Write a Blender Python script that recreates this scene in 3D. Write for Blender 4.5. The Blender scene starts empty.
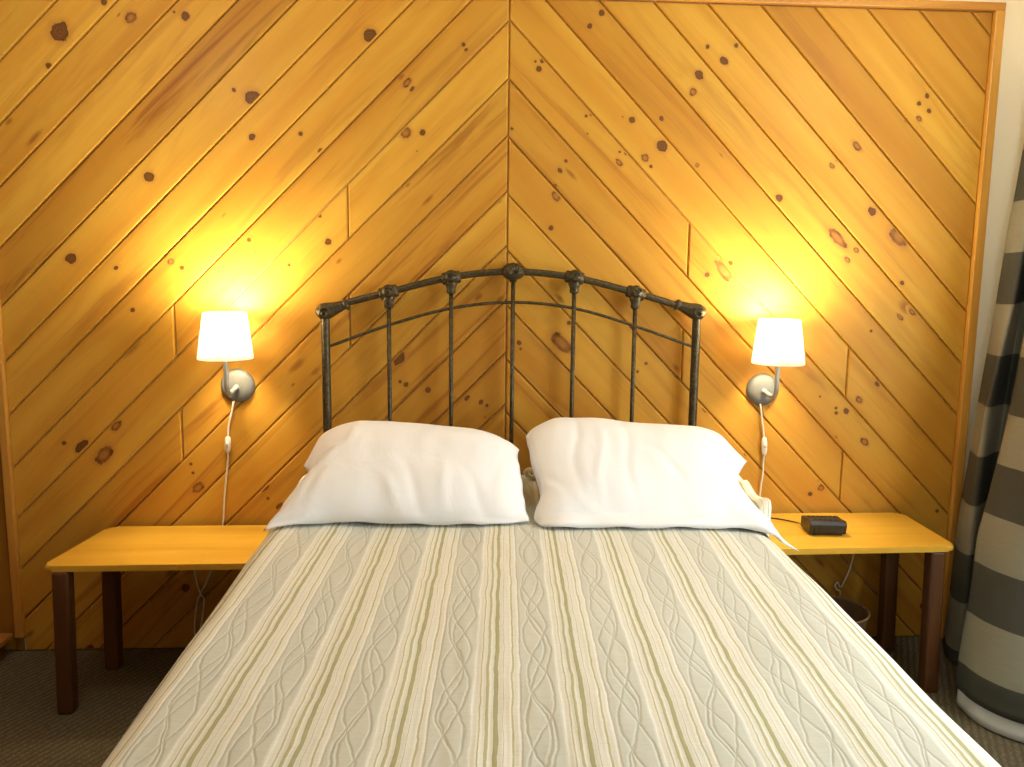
import bpy, bmesh, math, random
from math import sin, cos, pi, radians, sqrt, exp
from mathutils import Vector, Matrix, noise

random.seed(7)
SC = bpy.context.scene
COL = SC.collection

# ------------------------------------------------------------------ helpers
def link(name, me, mats, parent=None, smooth=False):
    o = bpy.data.objects.new(name, me)
    COL.objects.link(o)
    if not isinstance(mats, (list, tuple)):
        mats = [mats]
    for m in mats:
        me.materials.append(m)
    if parent is not None:
        o.parent = parent
        o.matrix_parent_inverse = Matrix.Identity(4)
    if smooth:
        for p in me.polygons:
            p.use_smooth = True
    return o

def finish(bm, name, mats, parent=None, smooth=False, origin=None, recalc=True):
    if recalc:
        bmesh.ops.recalc_face_normals(bm, faces=bm.faces[:])
    par_loc = Vector((0, 0, 0))
    if parent is not None:
        q = parent
        while q is not None:
            par_loc = par_loc + Vector(q.location)
            q = q.parent
    org = Vector(origin) if origin is not None else (par_loc if parent is not None else Vector((0, 0, 0)))
    for v in bm.verts:
        v.co -= org
    me = bpy.data.meshes.new(name)
    bm.to_mesh(me)
    bm.free()
    o = link(name, me, mats, parent, smooth)
    o.location = org - par_loc
    return o

def thing(name, label, cat, loc, group=None):
    o = bpy.data.objects.new(name, None)
    o.empty_display_size = 0.05
    COL.objects.link(o)
    o.location = loc
    tag(o, label, cat, group)
    return o

def tag(o, label, cat, group=None):
    o['label'] = label
    o['category'] = cat
    if group:
        o['group'] = group
    return o

def struct(o):
    o['kind'] = 'structure'
    return o

def add_box(bm, x0, x1, y0, y1, z0, z1, bev=0.0, seg=2, mat=0):
    vs = [bm.verts.new((x, y, z)) for x in (x0, x1) for y in (y0, y1) for z in (z0, z1)]
    idx = [(0, 1, 3, 2), (4, 6, 7, 5), (0, 4, 5, 1), (2, 3, 7, 6), (0, 2, 6, 4), (1, 5, 7, 3)]
    fs = [bm.faces.new([vs[i] for i in f]) for f in idx]
    for f in fs:
        f.material_index = mat
    if bev > 0:
        es = list({e for f in fs for e in f.edges})
        bmesh.ops.bevel(bm, geom=es, offset=bev, segments=seg, affect='EDGES', profile=0.5)

def catmull(pts, n=8):
    P = [Vector(p) for p in pts]
    if len(P) < 3:
        return P
    out = []
    for i in range(len(P) - 1):
        p0 = P[i - 1] if i > 0 else P[i] * 2 - P[i + 1]
        p1, p2 = P[i], P[i + 1]
        p3 = P[i + 2] if i + 2 < len(P) else P[i + 1] * 2 - P[i]
        for k in range(n):
            t = k / n
            out.append(0.5 * ((2 * p1) + (p2 - p0) * t + (2 * p0 - 5 * p1 + 4 * p2 - p3) * t * t + (3 * p1 - p0 - 3 * p2 + p3) * t ** 3))
    out.append(P[-1])
    return out

def add_tube(bm, pts, r, seg=10, cap=True, flat=1.0):
    """sweep a circle along pts; r a number or a list of radii"""
    pts = [Vector(p) for p in pts]
    n = len(pts)
    rr = [r] * n if not isinstance(r, (list, tuple)) else list(r)
    up = None
    rings = []
    for i, p in enumerate(pts):
        t = (pts[min(i + 1, n - 1)] - pts[max(i - 1, 0)])
        if t.length < 1e-9:
            t = Vector((0, 0, 1))
        t.normalize()
        if up is None:
            a = Vector((0, 1, 0)) if abs(t.y) < 0.9 else Vector((1, 0, 0))
            up = (a - t * a.dot(t)).normalized()
        else:
            up = (up - t * up.dot(t)).normalized()
        sd = t.cross(up)
        ring = []
        for k in range(seg):
            a = 2 * pi * k / seg
            ring.append(bm.verts.new(p + up * (cos(a) * rr[i] * flat) + sd * (sin(a) * rr[i])))
        rings.append(ring)
    for i in range(n - 1):
        for k in range(seg):
            k2 = (k + 1) % seg
            bm.faces.new((rings[i][k], rings[i][k2], rings[i + 1][k2], rings[i + 1][k]))
    if cap:
        bm.faces.new(list(reversed(rings[0])))
        bm.faces.new(rings[-1])

def add_lathe(bm, prof, org, axis='Z', seg=40, closed_ends=True):
    """prof = [(radius, height)]"""
    org = Vector(org)
    rings = []
    for (r, h) in prof:
        ring = []
        for k in range(seg):
            a = 2 * pi * k / seg
            if axis == 'Z':
                p = Vector((r * cos(a), r * sin(a), h))
            else:                      # axis towards the room, -Y
                p = Vector((r * cos(a), -h, r * sin(a)))
            ring.append(bm.verts.new(org + p))
        rings.append(ring)
    for i in range(len(rings) - 1):
        for k in range(seg):
            k2 = (k + 1) % seg
            bm.faces.new((rings[i][k], rings[i][k2], rings[i + 1][k2], rings[i + 1][k]))
    if closed_ends:
        bm.faces.new(rings[0])
        bm.faces.new(rings[-1])

# ------------------------------------------------------------------ node helpers
class NT:
    def __init__(self, name):
        self.m = bpy.data.materials.new(name)
        self.m.use_nodes = True
        self.t = self.m.node_tree
        self.b = self.t.nodes['Principled BSDF']
        self.out = self.t.nodes['Material Output']
    def n(self, typ, **kw):
        x = self.t.nodes.new(typ)
        for k, v in kw.items():
            setattr(x, k, v)
        return x
    def l(self, a, b):
        self.t.links.new(a, b)
    def put(self, sock, v):
        if hasattr(v, 'links') or isinstance(v, bpy.types.NodeSocket):
            self.l(v, sock)
        else:
            sock.default_value = v
    def math(self, op, a, b=0.0, c=None, clamp=False):
        x = self.n('ShaderNodeMath', operation=op)
        x.use_clamp = clamp
        self.put(x.inputs[0], a)
        self.put(x.inputs[1], b)
        if c is not None:
            self.put(x.inputs[2], c)
        return x.outputs[0]
    def mix(self, fac, a, b, blend='MIX'):
        x = self.n('ShaderNodeMix', data_type='RGBA', blend_type=blend)
        self.put(x.inputs[0], fac)
        self.put(x.inputs[6], a)
        self.put(x.inputs[7], b)
        return x.outputs[2]
    def noise(self, vec, scale, detail=3.0, rough=0.5, dist=0.0):
        x = self.n('ShaderNodeTexNoise')
        if vec is not None:
            self.l(vec, x.inputs['Vector'])
        x.inputs['Scale'].default_value = scale
        x.inputs['Detail'].default_value = detail
        x.inputs['Roughness'].default_value = rough
        x.inputs['Distortion'].default_value = dist
        return x.outputs[0]
    def mapping(self, vec, scale=(1, 1, 1), rot=(0, 0, 0), loc=(0, 0, 0)):
        x = self.n('ShaderNodeMapping')
        self.l(vec, x.inputs[0])
        x.inputs['Location'].default_value = loc
        x.inputs['Rotation'].default_value = rot
        x.inputs['Scale'].default_value = scale
        return x.outputs[0]
    def ss(self, v, lo, hi, a=0.0, b=1.0):
        x = self.n('ShaderNodeMapRange', interpolation_type='SMOOTHSTEP')
        self.put(x.inputs['Value'], v)
        x.inputs['From Min'].default_value = lo
        x.inputs['From Max'].default_value = hi
        x.inputs['To Min'].default_value = a
        x.inputs['To Max'].default_value = b
        return x.outputs[0]
    def ramp(self, fac, stops, interp='LINEAR'):
        x = self.n('ShaderNodeValToRGB')
        cr = x.color_ramp
        cr.interpolation = interp
        while len(cr.elements) > 1:
            cr.elements.remove(cr.elements[-1])
        cr.elements[0].position = stops[0][0]
        cr.elements[0].color = (*stops[0][1], 1)
        for p, c in stops[1:]:
            e = cr.elements.new(p)
            e.color = (*c, 1)
        self.put(x.inputs[0], fac)
        return x.outputs[0]
    def bump(self, h, strength=0.3, dist=0.002):
        x = self.n('ShaderNodeBump')
        x.inputs['Strength'].default_value = strength
        x.inputs['Distance'].default_value = dist
        self.l(h, x.inputs['Height'])
        self.l(x.outputs[0], self.b.inputs['Normal'])
    def obj(self):
        return self.n('ShaderNodeTexCoord').outputs['Object']
    def set(self, color=None, rough=None, metal=None, spec=None):
        if color is not None:
            self.put(self.b.inputs['Base Color'], color if not isinstance(color, tuple) else (*color, 1))
        if rough is not None:
            self.put(self.b.inputs['Roughness'], rough)
        if metal is not None:
            self.b.inputs['Metallic'].default_value = metal
        if spec is not None:
            self.b.inputs['Specular IOR Level'].default_value = spec
        return self.m

# ------------------------------------------------------------------ materials
def mat_planks():
    N = NT('knotty_pine')
    uv = N.n('ShaderNodeUVMap', uv_map='grain').outputs[0]
    kv = N.n('ShaderNodeUVMap', uv_map='knot').outputs[0]
    at = N.n('ShaderNodeAttribute', attribute_name='tone')
    sep = N.n('ShaderNodeSeparateColor')
    N.l(at.outputs['Color'], sep.inputs[0])
    tone, red, streak = sep.outputs[0], sep.outputs[1], sep.outputs[2]
    style = at.outputs['Alpha']
    # cathedral / straight growth rings, stretched along the board
    low = N.noise(N.mapping(uv, (0.75, 5.5, 1)), 1.0, 3, 0.5, 0.4)
    ring = N.math('SINE', N.math('MULTIPLY', low, 62.0))
    ring = N.math('MULTIPLY_ADD', ring, 0.5, 0.5)
    ring = N.math('POWER', ring, 2.2)
    fine = N.noise(N.mapping(uv, (4.0, 150.0, 1)), 1.0, 3, 0.6)
    broad = N.noise(N.mapping(uv, (0.9, 9.0, 1)), 1.0, 2, 0.5)
    smear = N.noise(N.mapping(uv, (1.1, 15.0, 1), loc=(3.7, 1.3, 0)), 1.0, 4, 0.6, 0.6)
    ringmask = N.ss(N.noise(N.mapping(uv, (0.6, 2.5, 1), loc=(9, 4, 0)), 1.0, 1), 0.42, 0.68)
    light = (0.66, 0.375, 0.050, 1)
    amber = (0.52, 0.215, 0.019, 1)
    c = N.mix(N.ss(broad, 0.3, 0.72, 0.0, 0.62), light, amber)
    c = N.mix(N.math('MULTIPLY', N.math('MULTIPLY', ring, ringmask), 0.30), c, (0.48, 0.200, 0.024, 1))
    c = N.mix(N.ss(fine, 0.35, 0.8, 0.0, 0.22), c, (0.50, 0.21, 0.026, 1))
    c = N.mix(N.math('MULTIPLY', red, 0.62), c, (0.45, 0.165, 0.016, 1))
    # brown heartwood smears that some boards carry
    sm = N.math('MULTIPLY', N.ss(smear, 0.50, 0.68), streak)
    c = N.mix(N.math('MULTIPLY', sm, 0.85), c, (0.30, 0.100, 0.014, 1))
    c = N.mix(1.0, c, N.n('ShaderNodeCombineColor').outputs[0], 'MULTIPLY') if False else c
    tn = N.n('ShaderNodeCombineColor')
    for i in range(3):
        N.l(tone, tn.inputs[i])
    c = N.mix(1.0, c, tn.outputs[0], 'MULTIPLY')
    # knots: radial coordinate carried by the second UV map
    ln = N.n('ShaderNodeVectorMath', operation='LENGTH')
    N.l(kv, ln.inputs[0])
    va = N.n('ShaderNodeVectorMath', operation='ADD')
    N.l(N.mapping(kv, (1.15, 1.15, 1)), va.inputs[0])
    N.l(N.mapping(uv, (11, 11, 1)), va.inputs[1])
    wob = N.noise(va.outputs[0], 1.0, 3, 0.6)
    r = N.math('ADD', ln.outputs['Value'], N.math('MULTIPLY_ADD', wob, 0.50, -0.25))
    s0 = N.math('LESS_THAN', style, 0.25)
    s1 = N.math('MULTIPLY', N.math('GREATER_THAN', style, 0.25), N.math('LESS_THAN', style, 0.75))
    s2 = N.math('GREATER_THAN', style, 0.75)
    halo = N.ss(r, 0.45, 1.0, 0.55, 0.0)
    c0 = N.mix(halo, c, (0.42, 0.17, 0.035, 1))
    rings2 = N.math('MULTIPLY_ADD', N.math('SINE', N.math('MULTIPLY', r, 34.0)), 0.5, 0.5)
    core = N.mix(rings2, (0.120, 0.044, 0.009, 1), (0.185, 0.076, 0.017, 1))
    core = N.mix(N.ss(r, 0.36, 0.5), core, (0.070, 0.023, 0.004, 1))
    k0 = N.mix(N.ss(r, 0.46, 0.56, 1.0, 0.0), c0, core)
    eye = N.mix(N.math('MULTIPLY', N.ss(r, 0.16, 0.38), N.ss(wob, 0.36, 0.56, 1.0, 0.45)), (0.36, 0.150, 0.026, 1), (0.115, 0.038, 0.007, 1))
    k1 = N.mix(N.ss(r, 0.46, 0.58, 1.0, 0.0), c0, eye)
    k2 = N.mix(N.ss(r, 0.15, 0.85, 0.72, 0.0), c, (0.22, 0.070, 0.010, 1))
    c = N.mix(s0, c, k0)
    c = N.mix(s1, c, k1)
    c = N.mix(s2, c, k2)
    N.bump(N.math('ADD', N.math('MULTIPLY', fine, 0.5), ring), 0.10, 0.0006)
    N.b.inputs['Coat Weight'].default_value = 0.03
    N.b.inputs['Coat Roughness'].default_value = 0.28
    return N.set(c, 0.50, spec=0.18)

def mat_wood(name, light, dark, axis=0, rough=0.4, scale=1.0, coat=0.15):
    N = NT(name)
    sc = [9.0, 9.0, 9.0]
    sc[axis] = 0.8
    ob = N.mapping(N.obj(), tuple(s * scale for s in sc))
    a = N.noise(ob, 1.0, 4, 0.6, 0.7)
    sc2 = [120.0, 120.0, 120.0]
    sc2[axis] = 4.0
    b = N.noise(N.mapping(N.obj(), tuple(sc2)), 1.0, 2, 0.5)
    rg = N.math('MULTIPLY_ADD', N.math('SINE', N.math('MULTIPLY', a, 46.0)), 0.5, 0.5)
    c = N.mix(N.ss(a, 0.3, 0.75), (*light, 1), (*dark, 1))
    c = N.mix(N.math('MULTIPLY', rg, 0.22), c, (*dark, 1))
    c = N.mix(N.ss(b, 0.4, 0.8, 0, 0.18), c, (*dark, 1))
    N.bump(b, 0.06, 0.0006)
    N.b.inputs['Coat Weight'].default_value = coat
    N.b.inputs['Coat Roughness'].default_value = 0.3
    return N.set(c, rough, spec=0.4)

def mat_iron():
    N = NT('brushed_dark_iron')
    a = N.noise(N.obj(), 90, 3, 0.6)
    b = N.noise(N.obj(), 420, 2, 0.5)
    c = N.mix(N.ss(a, 0.35, 0.75), (0.044, 0.033, 0.015, 1), (0.112, 0.086, 0.042, 1))
    N.bump(b, 0.35, 0.0008)
    return N.set(c, 0.42, metal=0.55, spec=0.5)

def mat_plain(name, col, rough=0.5, metal=0.0, var=0.08, scale=40, bump=0.0, spec=0.5):
    N = NT(name)
    a = N.noise(N.obj(), scale, 3, 0.6)
    d = tuple(x * (1 - var) for x in col)
    c = N.mix(a, (*col, 1), (*d, 1))
    if bump:
        N.bump(a, bump, 0.001)
    return N.set(c, rough, metal=metal, spec=spec)

def mat_drywall():
    N = NT('cream_paint')
    a = N.noise(N.obj(), 160, 3, 0.6)
    b = N.noise(N.obj(), 1.2, 2, 0.5)
    c = N.mix(b, (0.88, 0.80, 0.60, 1), (0.86, 0.775, 0.575, 1))
    N.bump(a, 0.12, 0.001)
    return N.set(c, 0.7, spec=0.25)

def mat_carpet():
    N = NT('loop_carpet')
    ob = N.obj()
    w = N.n('ShaderNodeTexWave', wave_type='BANDS', bands_direction='X')
    N.l(N.mapping(ob, (1, 1, 1), rot=(0, 0, radians(28))), w.inputs[0])
    w.inputs['Scale'].default_value = 13
    w.inputs['Distortion'].default_value = 2.2
    w.inputs['Detail'].default_value = 2
    w.inputs['Detail Scale'].default_value = 3
    v = N.n('ShaderNodeTexVoronoi')
    N.l(ob, v.inputs['Vector'])
    v.inputs['Scale'].default_value = 120
    n2 = N.noise(ob, 3.0, 3, 0.6)
    h = N.math('MULTIPLY', w.outputs[1], N.math('SUBTRACT', 1.0, v.outputs[0]))
    c = N.mix(h, (0.085, 0.068, 0.040, 1), (0.20, 0.168, 0.108, 1))
    c = N.mix(N.ss(n2, 0.3, 0.8, 0, 0.3), c, (0.10, 0.078, 0.048, 1))
    N.bump(h, 0.8, 0.006)
    return N.set(c, 0.95, spec=0.1)

STRIPE_PITCH = 0.18
def mat_bedspread():
    N = NT('striped_quilt_cotton')
    uv = N.n('ShaderNodeUVMap', uv_map='cloth').outputs[0]
    sp = N.n('ShaderNodeSeparateXYZ')
    N.l(uv, sp.inputs[0])
    u, v = sp.outputs[0], sp.outputs[1]
    wob = N.noise(N.mapping(uv, (13, 8, 1)), 1.0, 3, 0.55)
    us = N.math('ADD', u, N.math('MULTIPLY_ADD', wob, 0.014, -0.007))
    t = N.math('FRACT', N.math('ADD', N.math('DIVIDE', us, STRIPE_PITCH), 100.5))   # 0.5 = stripe centre
    cell = N.math('FLOOR', N.math('ADD', N.math('DIVIDE', us, STRIPE_PITCH), 100.0))
    sage = (0.580, 0.588, 0.515)
    cream = (0.770, 0.760, 0.680)
    cream2 = (0.69, 0.68, 0.60)
    olive = (0.44, 0.42, 0.235)
    dark = (0.365, 0.350, 0.175)
    grp = [(0, cream), (.125, cream2), (.145, olive), (.17, cream), (.27, olive), (.335, cream), (.44, dark), (.535, cream),
           (.635, olive), (.65, cream2), (.70, cream), (.82, olive), (.865, cream), (1.0, sage)]
    g0, gw = 0.23, 0.54
    stops = [(0.0, sage)] + [(g0 + gw * p, c) for p, c in grp]
    c = N.ramp(t, stops, 'CONSTANT')
    # braided quilting in the sage bands
    tg = N.math('FRACT', N.math('ADD', t, 0.5))                   # 0.5 = band centre
    xg = N.math('SUBTRACT', tg, 0.5)
    dmin = None
    wob2 = N.noise(N.mapping(uv, (7, 9, 1), loc=(5, 2, 0)), 1.0, 3, 0.6)
    for ph, amp, lam in ((0.0, 0.165, 0.52), (2.1, 0.150, 0.47), (4.2, 0.170, 0.58), (1.0, 0.10, 0.36)):
        a = N.math('ADD', N.math('MULTIPLY', v, 2 * pi / lam), N.math('MULTIPLY_ADD', cell, 1.7, ph))
        s = N.math('MULTIPLY', N.math('SINE', a), amp)
        d = N.math('ABSOLUTE', N.math('SUBTRACT', N.math('ADD', xg, N.math('MULTIPLY_ADD', wob2, 0.12, -0.06)), s))
        dmin = d if dmin is None else N.math('MINIMUM', dmin, d)
    inband = N.ss(N.math('ABSOLUTE', xg), 0.20, 0.235, 1.0, 0.0)
    puff = N.ss(dmin, 0.0, 0.030)
    thread = N.math('MULTIPLY', N.ss(dmin, 0.0, 0.011, 1.0, 0.0), inband)
    c = N.mix(N.math('MULTIPLY', thread, 0.5), c, (0.36, 0.345, 0.255, 1))
    weave = N.noise(N.mapping(uv, (260, 900, 1)), 1.0, 2, 0.5)
    slub = N.noise(N.mapping(uv, (30, 260, 1)), 1.0, 3, 0.6)
    c = N.mix(N.ss(slub, 0.35, 0.75, 0, 0.16), c, (0.42, 0.40, 0.29, 1))
    ribs = N.noise(N.mapping(uv, (16, 55, 1)), 1.0, 3, 0.55)
    gs = N.math('MULTIPLY_ADD', N.math('SINE', N.math('MULTIPLY', N.math('SUBTRACT', t, g0), 2 * pi * 6.0 / gw)), -0.5, 0.5)
    h = N.math('ADD', N.math('MULTIPLY', N.math('MULTIPLY', puff, inband), 1.0),
               N.math('MULTIPLY', N.math('MULTIPLY', gs, N.math('SUBTRACT', 1.0, inband)), 0.55))
    h = N.math('ADD', h, N.math('MULTIPLY', ribs, 0.75))
    h = N.math('ADD', h, N.math('MULTIPLY', weave, 0.10))
    N.bump(h, 0.36, 0.0032)
    N.b.inputs['Sheen Weight'].default_value = 0.15
    return N.set(c, 0.9, spec=0.15)

def mat_cotton():
    N = NT('white_cotton')
    ob = N.obj()
    a = N.noise(N.mapping(ob, (7, 5, 5), rot=(0.2, 0.1, 0.5)), 1.0, 4, 0.55, 0.9)
    b = N.noise(ob, 500, 2, 0.5)
    h = N.math('ADD', a, N.math('MULTIPLY', b, 0.03))
    N.bump(h, 0.30, 0.010)
    N.b.inputs['Sheen Weight'].default_value = 0.1
    return N.set((0.86, 0.86, 0.87), 0.85, spec=0.15)

def mat_curtain():
    N = NT('banded_curtain_cloth')
    uv = N.n('ShaderNodeUVMap', uv_map='cloth').outputs[0]
    sp = N.n('ShaderNodeSeparateXYZ')
    N.l(uv, sp.inputs[0])
    # bands of equal width woven across the cloth
    t = N.math('FRACT', N.math('DIVIDE', N.math('ADD', sp.outputs[1], 10 * 0.405 - 0.058), 0.405))
    is_dark = N.math('GREATER_THAN', t, 0.5)
    weave = N.noise(N.mapping(uv, (500, 500, 1)), 1.0, 2, 0.5)
    slub = N.noise(N.mapping(uv, (15, 420, 1)), 1.0, 3, 0.6)
    c = N.mix(is_dark, (0.225, 0.212, 0.155, 1), (0.052, 0.052, 0.041, 1))
    c = N.mix(N.ss(slub, 0.35, 0.75, 0, 0.25), c, (0.10, 0.085, 0.06, 1))
    N.bump(N.math('ADD', weave, slub), 0.25, 0.0008)
    return N.set(c, 0.85, spec=0.2)

def mat_shade():
    N = NT('white_lamp_shade')
    a = N.noise(N.obj(), 300, 2, 0.5)
    c = N.mix(a, (0.95, 0.93, 0.88, 1), (0.93, 0.90, 0.85, 1))
    d = N.n('ShaderNodeBsdfDiffuse')
    N.l(c, d.inputs[0])
    tr = N.n('ShaderNodeBsdfTranslucent')
    N.l(c, tr.inputs[0])
    mx = N.n('ShaderNodeMixShader')
    mx.inputs[0].default_value = 0.88
    N.l(d.outputs[0], mx.inputs[1])
    N.l(tr.outputs[0], mx.inputs[2])
    N.l(mx.outputs[0], N.out.inputs[0])
    return N.m

def mat_emit(name, col, s):
    N = NT(name)
    N.b.inputs['Emission Color'].default_value = (*col, 1)
    N.b.inputs['Emission Strength'].default_value = s
    return N.set((0.9, 0.9, 0.88), 0.4)

M_plank = mat_planks()
M_trim_z = mat_wood('pine_trim_upright', (0.62, 0.315, 0.050), (0.44, 0.180, 0.024), axis=2)
M_trim_x = mat_wood('pine_trim_level', (0.62, 0.315, 0.050), (0.44, 0.180, 0.024), axis=0)
M_table = mat_wood('honey_varnished_pine', (0.70, 0.400, 0.046), (0.58, 0.295, 0.024), axis=0, rough=0.36, coat=0.3)
M_leg = mat_wood('dark_stained_leg', (0.120, 0.044, 0.010), (0.068, 0.022, 0.005), axis=2, rough=0.5, coat=0.0)
M_side = mat_wood('amber_stained_boards', (0.36, 0.150, 0.034), (0.22, 0.080, 0.018), axis=2)
M_iron = mat_iron()
M_dry = mat_drywall()
M_carpet = mat_carpet()
M_spread = mat_bedspread()
M_cotton = mat_cotton()
M_curtain = mat_curtain()
M_lining = mat_plain('white_lining', (0.72, 0.72, 0.70), 0.85, var=0.05, bump=0.1)
M_shade = mat_shade()
M_nickel = mat_plain('satin_grey_metal', (0.155, 0.152, 0.135), 0.55, metal=0.15, var=0.06, scale=200)
M_pale = mat_plain('pale_grey_metal', (0.34, 0.335, 0.305), 0.4, metal=0.3, var=0.05, scale=200)
M_cord = mat_plain('ivory_plastic', (0.80, 0.74, 0.62), 0.45, var=0.04)
M_black = mat_plain('black_plastic', (0.014, 0.012, 0.011), 0.35, var=0.3, scale=300, bump=0.05)
M_gloss = mat_plain('dark_display_window', (0.010, 0.009, 0.010), 0.12, var=0.1)
M_bin = mat_plain('brown_plastic', (0.085, 0.042, 0.018), 0.4, var=0.15)
M_binrim = mat_plain('tan_plastic', (0.20, 0.11, 0.05), 0.4, var=0.1)
M_coil = mat_plain('cream_cord', (0.66, 0.58, 0.38), 0.6, var=0.1)
M_bulb = mat_emit('lit_bulb', (1.0, 0.72, 0.36), 60.0)
M_matt = mat_plain('mattress_ticking', (0.75, 0.74, 0.72), 0.9, var=0.05)

# ------------------------------------------------------------------ the room
XL, XR = -2.62, 2.15
YB, YF = 0.0, -5.2
ZC = 2.78
PX0, PX1, PZ0, PZ1 = -1.995, 1.925, 0.0, 2.632      # framed plank panel on the back wall
SEAM = -0.010

bm = bmesh.new()
add_box(bm, XL - .1, XR + .1, YF - .1, 0.12, -0.08, 0.0)
struct(finish(bm, 'floor', M_carpet))
bm = bmesh.new()
add_box(bm, XL - .1, XR + .1, YF - .1, 0.12, ZC, ZC + 0.08)
struct(finish(bm, 'ceiling', M_dry))
bm = bmesh.new()
add_box(bm, XL - .1, XR + .1, 0.012, 0.12, 0.0, ZC)
wall_back = struct(finish(bm, 'wall_back', M_dry))
bm = bmesh.new()
add_box(bm, XL - .1, XL, YF, 0.012, 0.0, ZC)
struct(finish(bm, 'wall_left', M_side))
bm = bmesh.new()
add_box(bm, XL, XR, YF - .1, YF, 0.0, ZC)
struct(finish(bm, 'wall_front', M_dry))
# right wall with its window opening
WY0, WY1, WZ0, WZ1 = -2.75, -1.12, 0.85, 2.15
bm = bmesh.new()
add_box(bm, XR, XR + .1, WY1, 0.012, 0.0, ZC)
add_box(bm, XR, XR + .1, YF, WY0, 0.0, ZC)
add_box(bm, XR, XR + .1, WY0, WY1, 0.0, WZ0)
add_box(bm, XR, XR + .1, WY0, WY1, WZ1, ZC)
struct(finish(bm, 'wall_right', M_dry))
bm = bmesh.new()
for y0, y1 in ((WY0, WY0 + .05), (WY1 - .05, WY1), ((WY0 + WY1) / 2 - .02, (WY0 + WY1) / 2 + .02)):
    add_box(bm, XR + .02, XR + .08, y0, y1, WZ0, WZ1, .004)
for z0, z1 in ((WZ0, WZ0 + .05), (WZ1 - .05, WZ1)):
    add_box(bm, XR + .02, XR + .08, WY0, WY1, z0, z1, .004)
struct(finish(bm, 'window_1', M_dry))

# ---- diagonal planks
def clip_poly(poly, a, b, c):
    """keep a*x+b*z<=c"""
    out = []
    n = len(poly)
    for i in range(n):
        p, q = poly[i], poly[(i + 1) % n]
        dp, dq = a * p[0] + b * p[1] - c, a * q[0] + b * q[1] - c
        if dp <= 1e-9:
            out.append(p)
        if (dp < -1e-9 and dq > 1e-9) or (dp > 1e-9 and dq < -1e-9):
            t = dp / (dp - dq)
            out.append((p[0] + (q[0] - p[0]) * t, p[1] + (q[1] - p[1]) * t))
    return out

def area(poly):
    return 0.5 * sum(poly[i][0] * poly[(i + 1) % len(poly)][1] - poly[(i + 1) % len(poly)][0] * poly[i][1] for i in range(len(poly)))

def inset(poly, d):
    """shrink a convex counter-clockwise polygon by d"""
    res = poly
    n = len(poly)
    for i in range(n):
        p, q = poly[i], poly[(i + 1) % n]
        ex, ez = q[0] - p[0], q[1] - p[1]
        L = sqrt(ex * ex + ez * ez)
        if L < 1e-7:
            continue
        nx, nz = ez / L, -ex / L              # outward normal
        res = clip_poly(res, nx, nz, nx * p[0] + nz * p[1] - d)
        if len(res) < 3:
            return []
    return res

def inside(poly, x, z):
    for i in range(len(poly)):
        p, q = poly[i], poly[(i + 1) % len(poly)]
        if (q[0] - p[0]) * (z - p[1]) - (q[1] - p[1]) * (x - p[0]) < 0:
            return False
    return True

bm = bmesh.new()
uvg = bm.loops.layers.uv.new('grain')
uvk = bm.loops.layers.uv.new('knot')
tonel = bm.loops.layers.float_color.new('tone')
BOARDS = []
def add_board(poly, side, tone, red, streak):
    a = area(poly)
    if abs(a) < 2e-4:
        return
    if a < 0:
        poly = poly[::-1]
    clean = []
    for p in poly:
        if not clean or (abs(p[0] - clean[-1][0]) + abs(p[1] - clean[-1][1])) > 1e-4:
            clean.append(p)
    if abs(clean[0][0] - clean[-1][0]) + abs(clean[0][1] - clean[-1][1]) < 1e-4:
        clean.pop()
    poly = clean
    rings = [(inset(poly, 0.0006), 0.0095), (inset(poly, 0.0022), 0.0055), (inset(poly, 0.0052), 0.0010), (inset(poly, 0.0075), 0.0)]
    off = (random.random() * 40, random.random() * 40)
    attr = (tone, red, streak, 0.0)
    B = dict(poly=poly, side=side, off=off, attr=attr)
    BOARDS.append(B)
    rings = [r for r in rings if len(r[0]) == len(poly)]
    if not rings:
        return
    vr = [[bm.verts.new((x, y, z)) for x, z in r] for r, y in rings]
    faces = []
    for i in range(len(vr) - 1):
        n = len(vr[i])
        for k in range(n):
            k2 = (k + 1) % n
            faces.append(bm.faces.new((vr[i][k], vr[i][k2], vr[i + 1][k2], vr[i + 1][k])))
    faces.append(bm.faces.new(vr[-1]))
    for f in faces:
        set_attr(f, B)

def grain_uv(B, x, z):
    s = B['side']
    if s == 0:
        u, v = (x + z) * .70711, (z - x) * .70711
    elif s == 1:
        u, v = (x - z) * .70711, (z + x) * .70711
    else:
        u, v = z, x
    return (u + B['off'][0], v + B['off'][1])

def set_attr(f, B):
    for l in f.loops:
        l[uvg].uv = grain_uv(B, l.vert.co.x, l.vert.co.z)
        l[uvk].uv = (5, 5)
        l[tonel] = B['attr']

BUTTS = [(0, -.640, 1.9), (0, -1.33, 1.33), (0, -1.32, .917), (0, -.640, 1.375), (1, .728, 1.686), (1, 1.427, 1.23), (1, .72, 1.265), (1, 1.432, .765), (0, -1.0, .42), (1, 1.05, .33)]
TONE_L = {4: (.86, .55, .95), 3: (1.0, .05, .1), 5: (1.0, .1, .3), 2: (1, .1, .25), 1: (.97, .15, .15), 0: (.98, .1, .35)}
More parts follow.
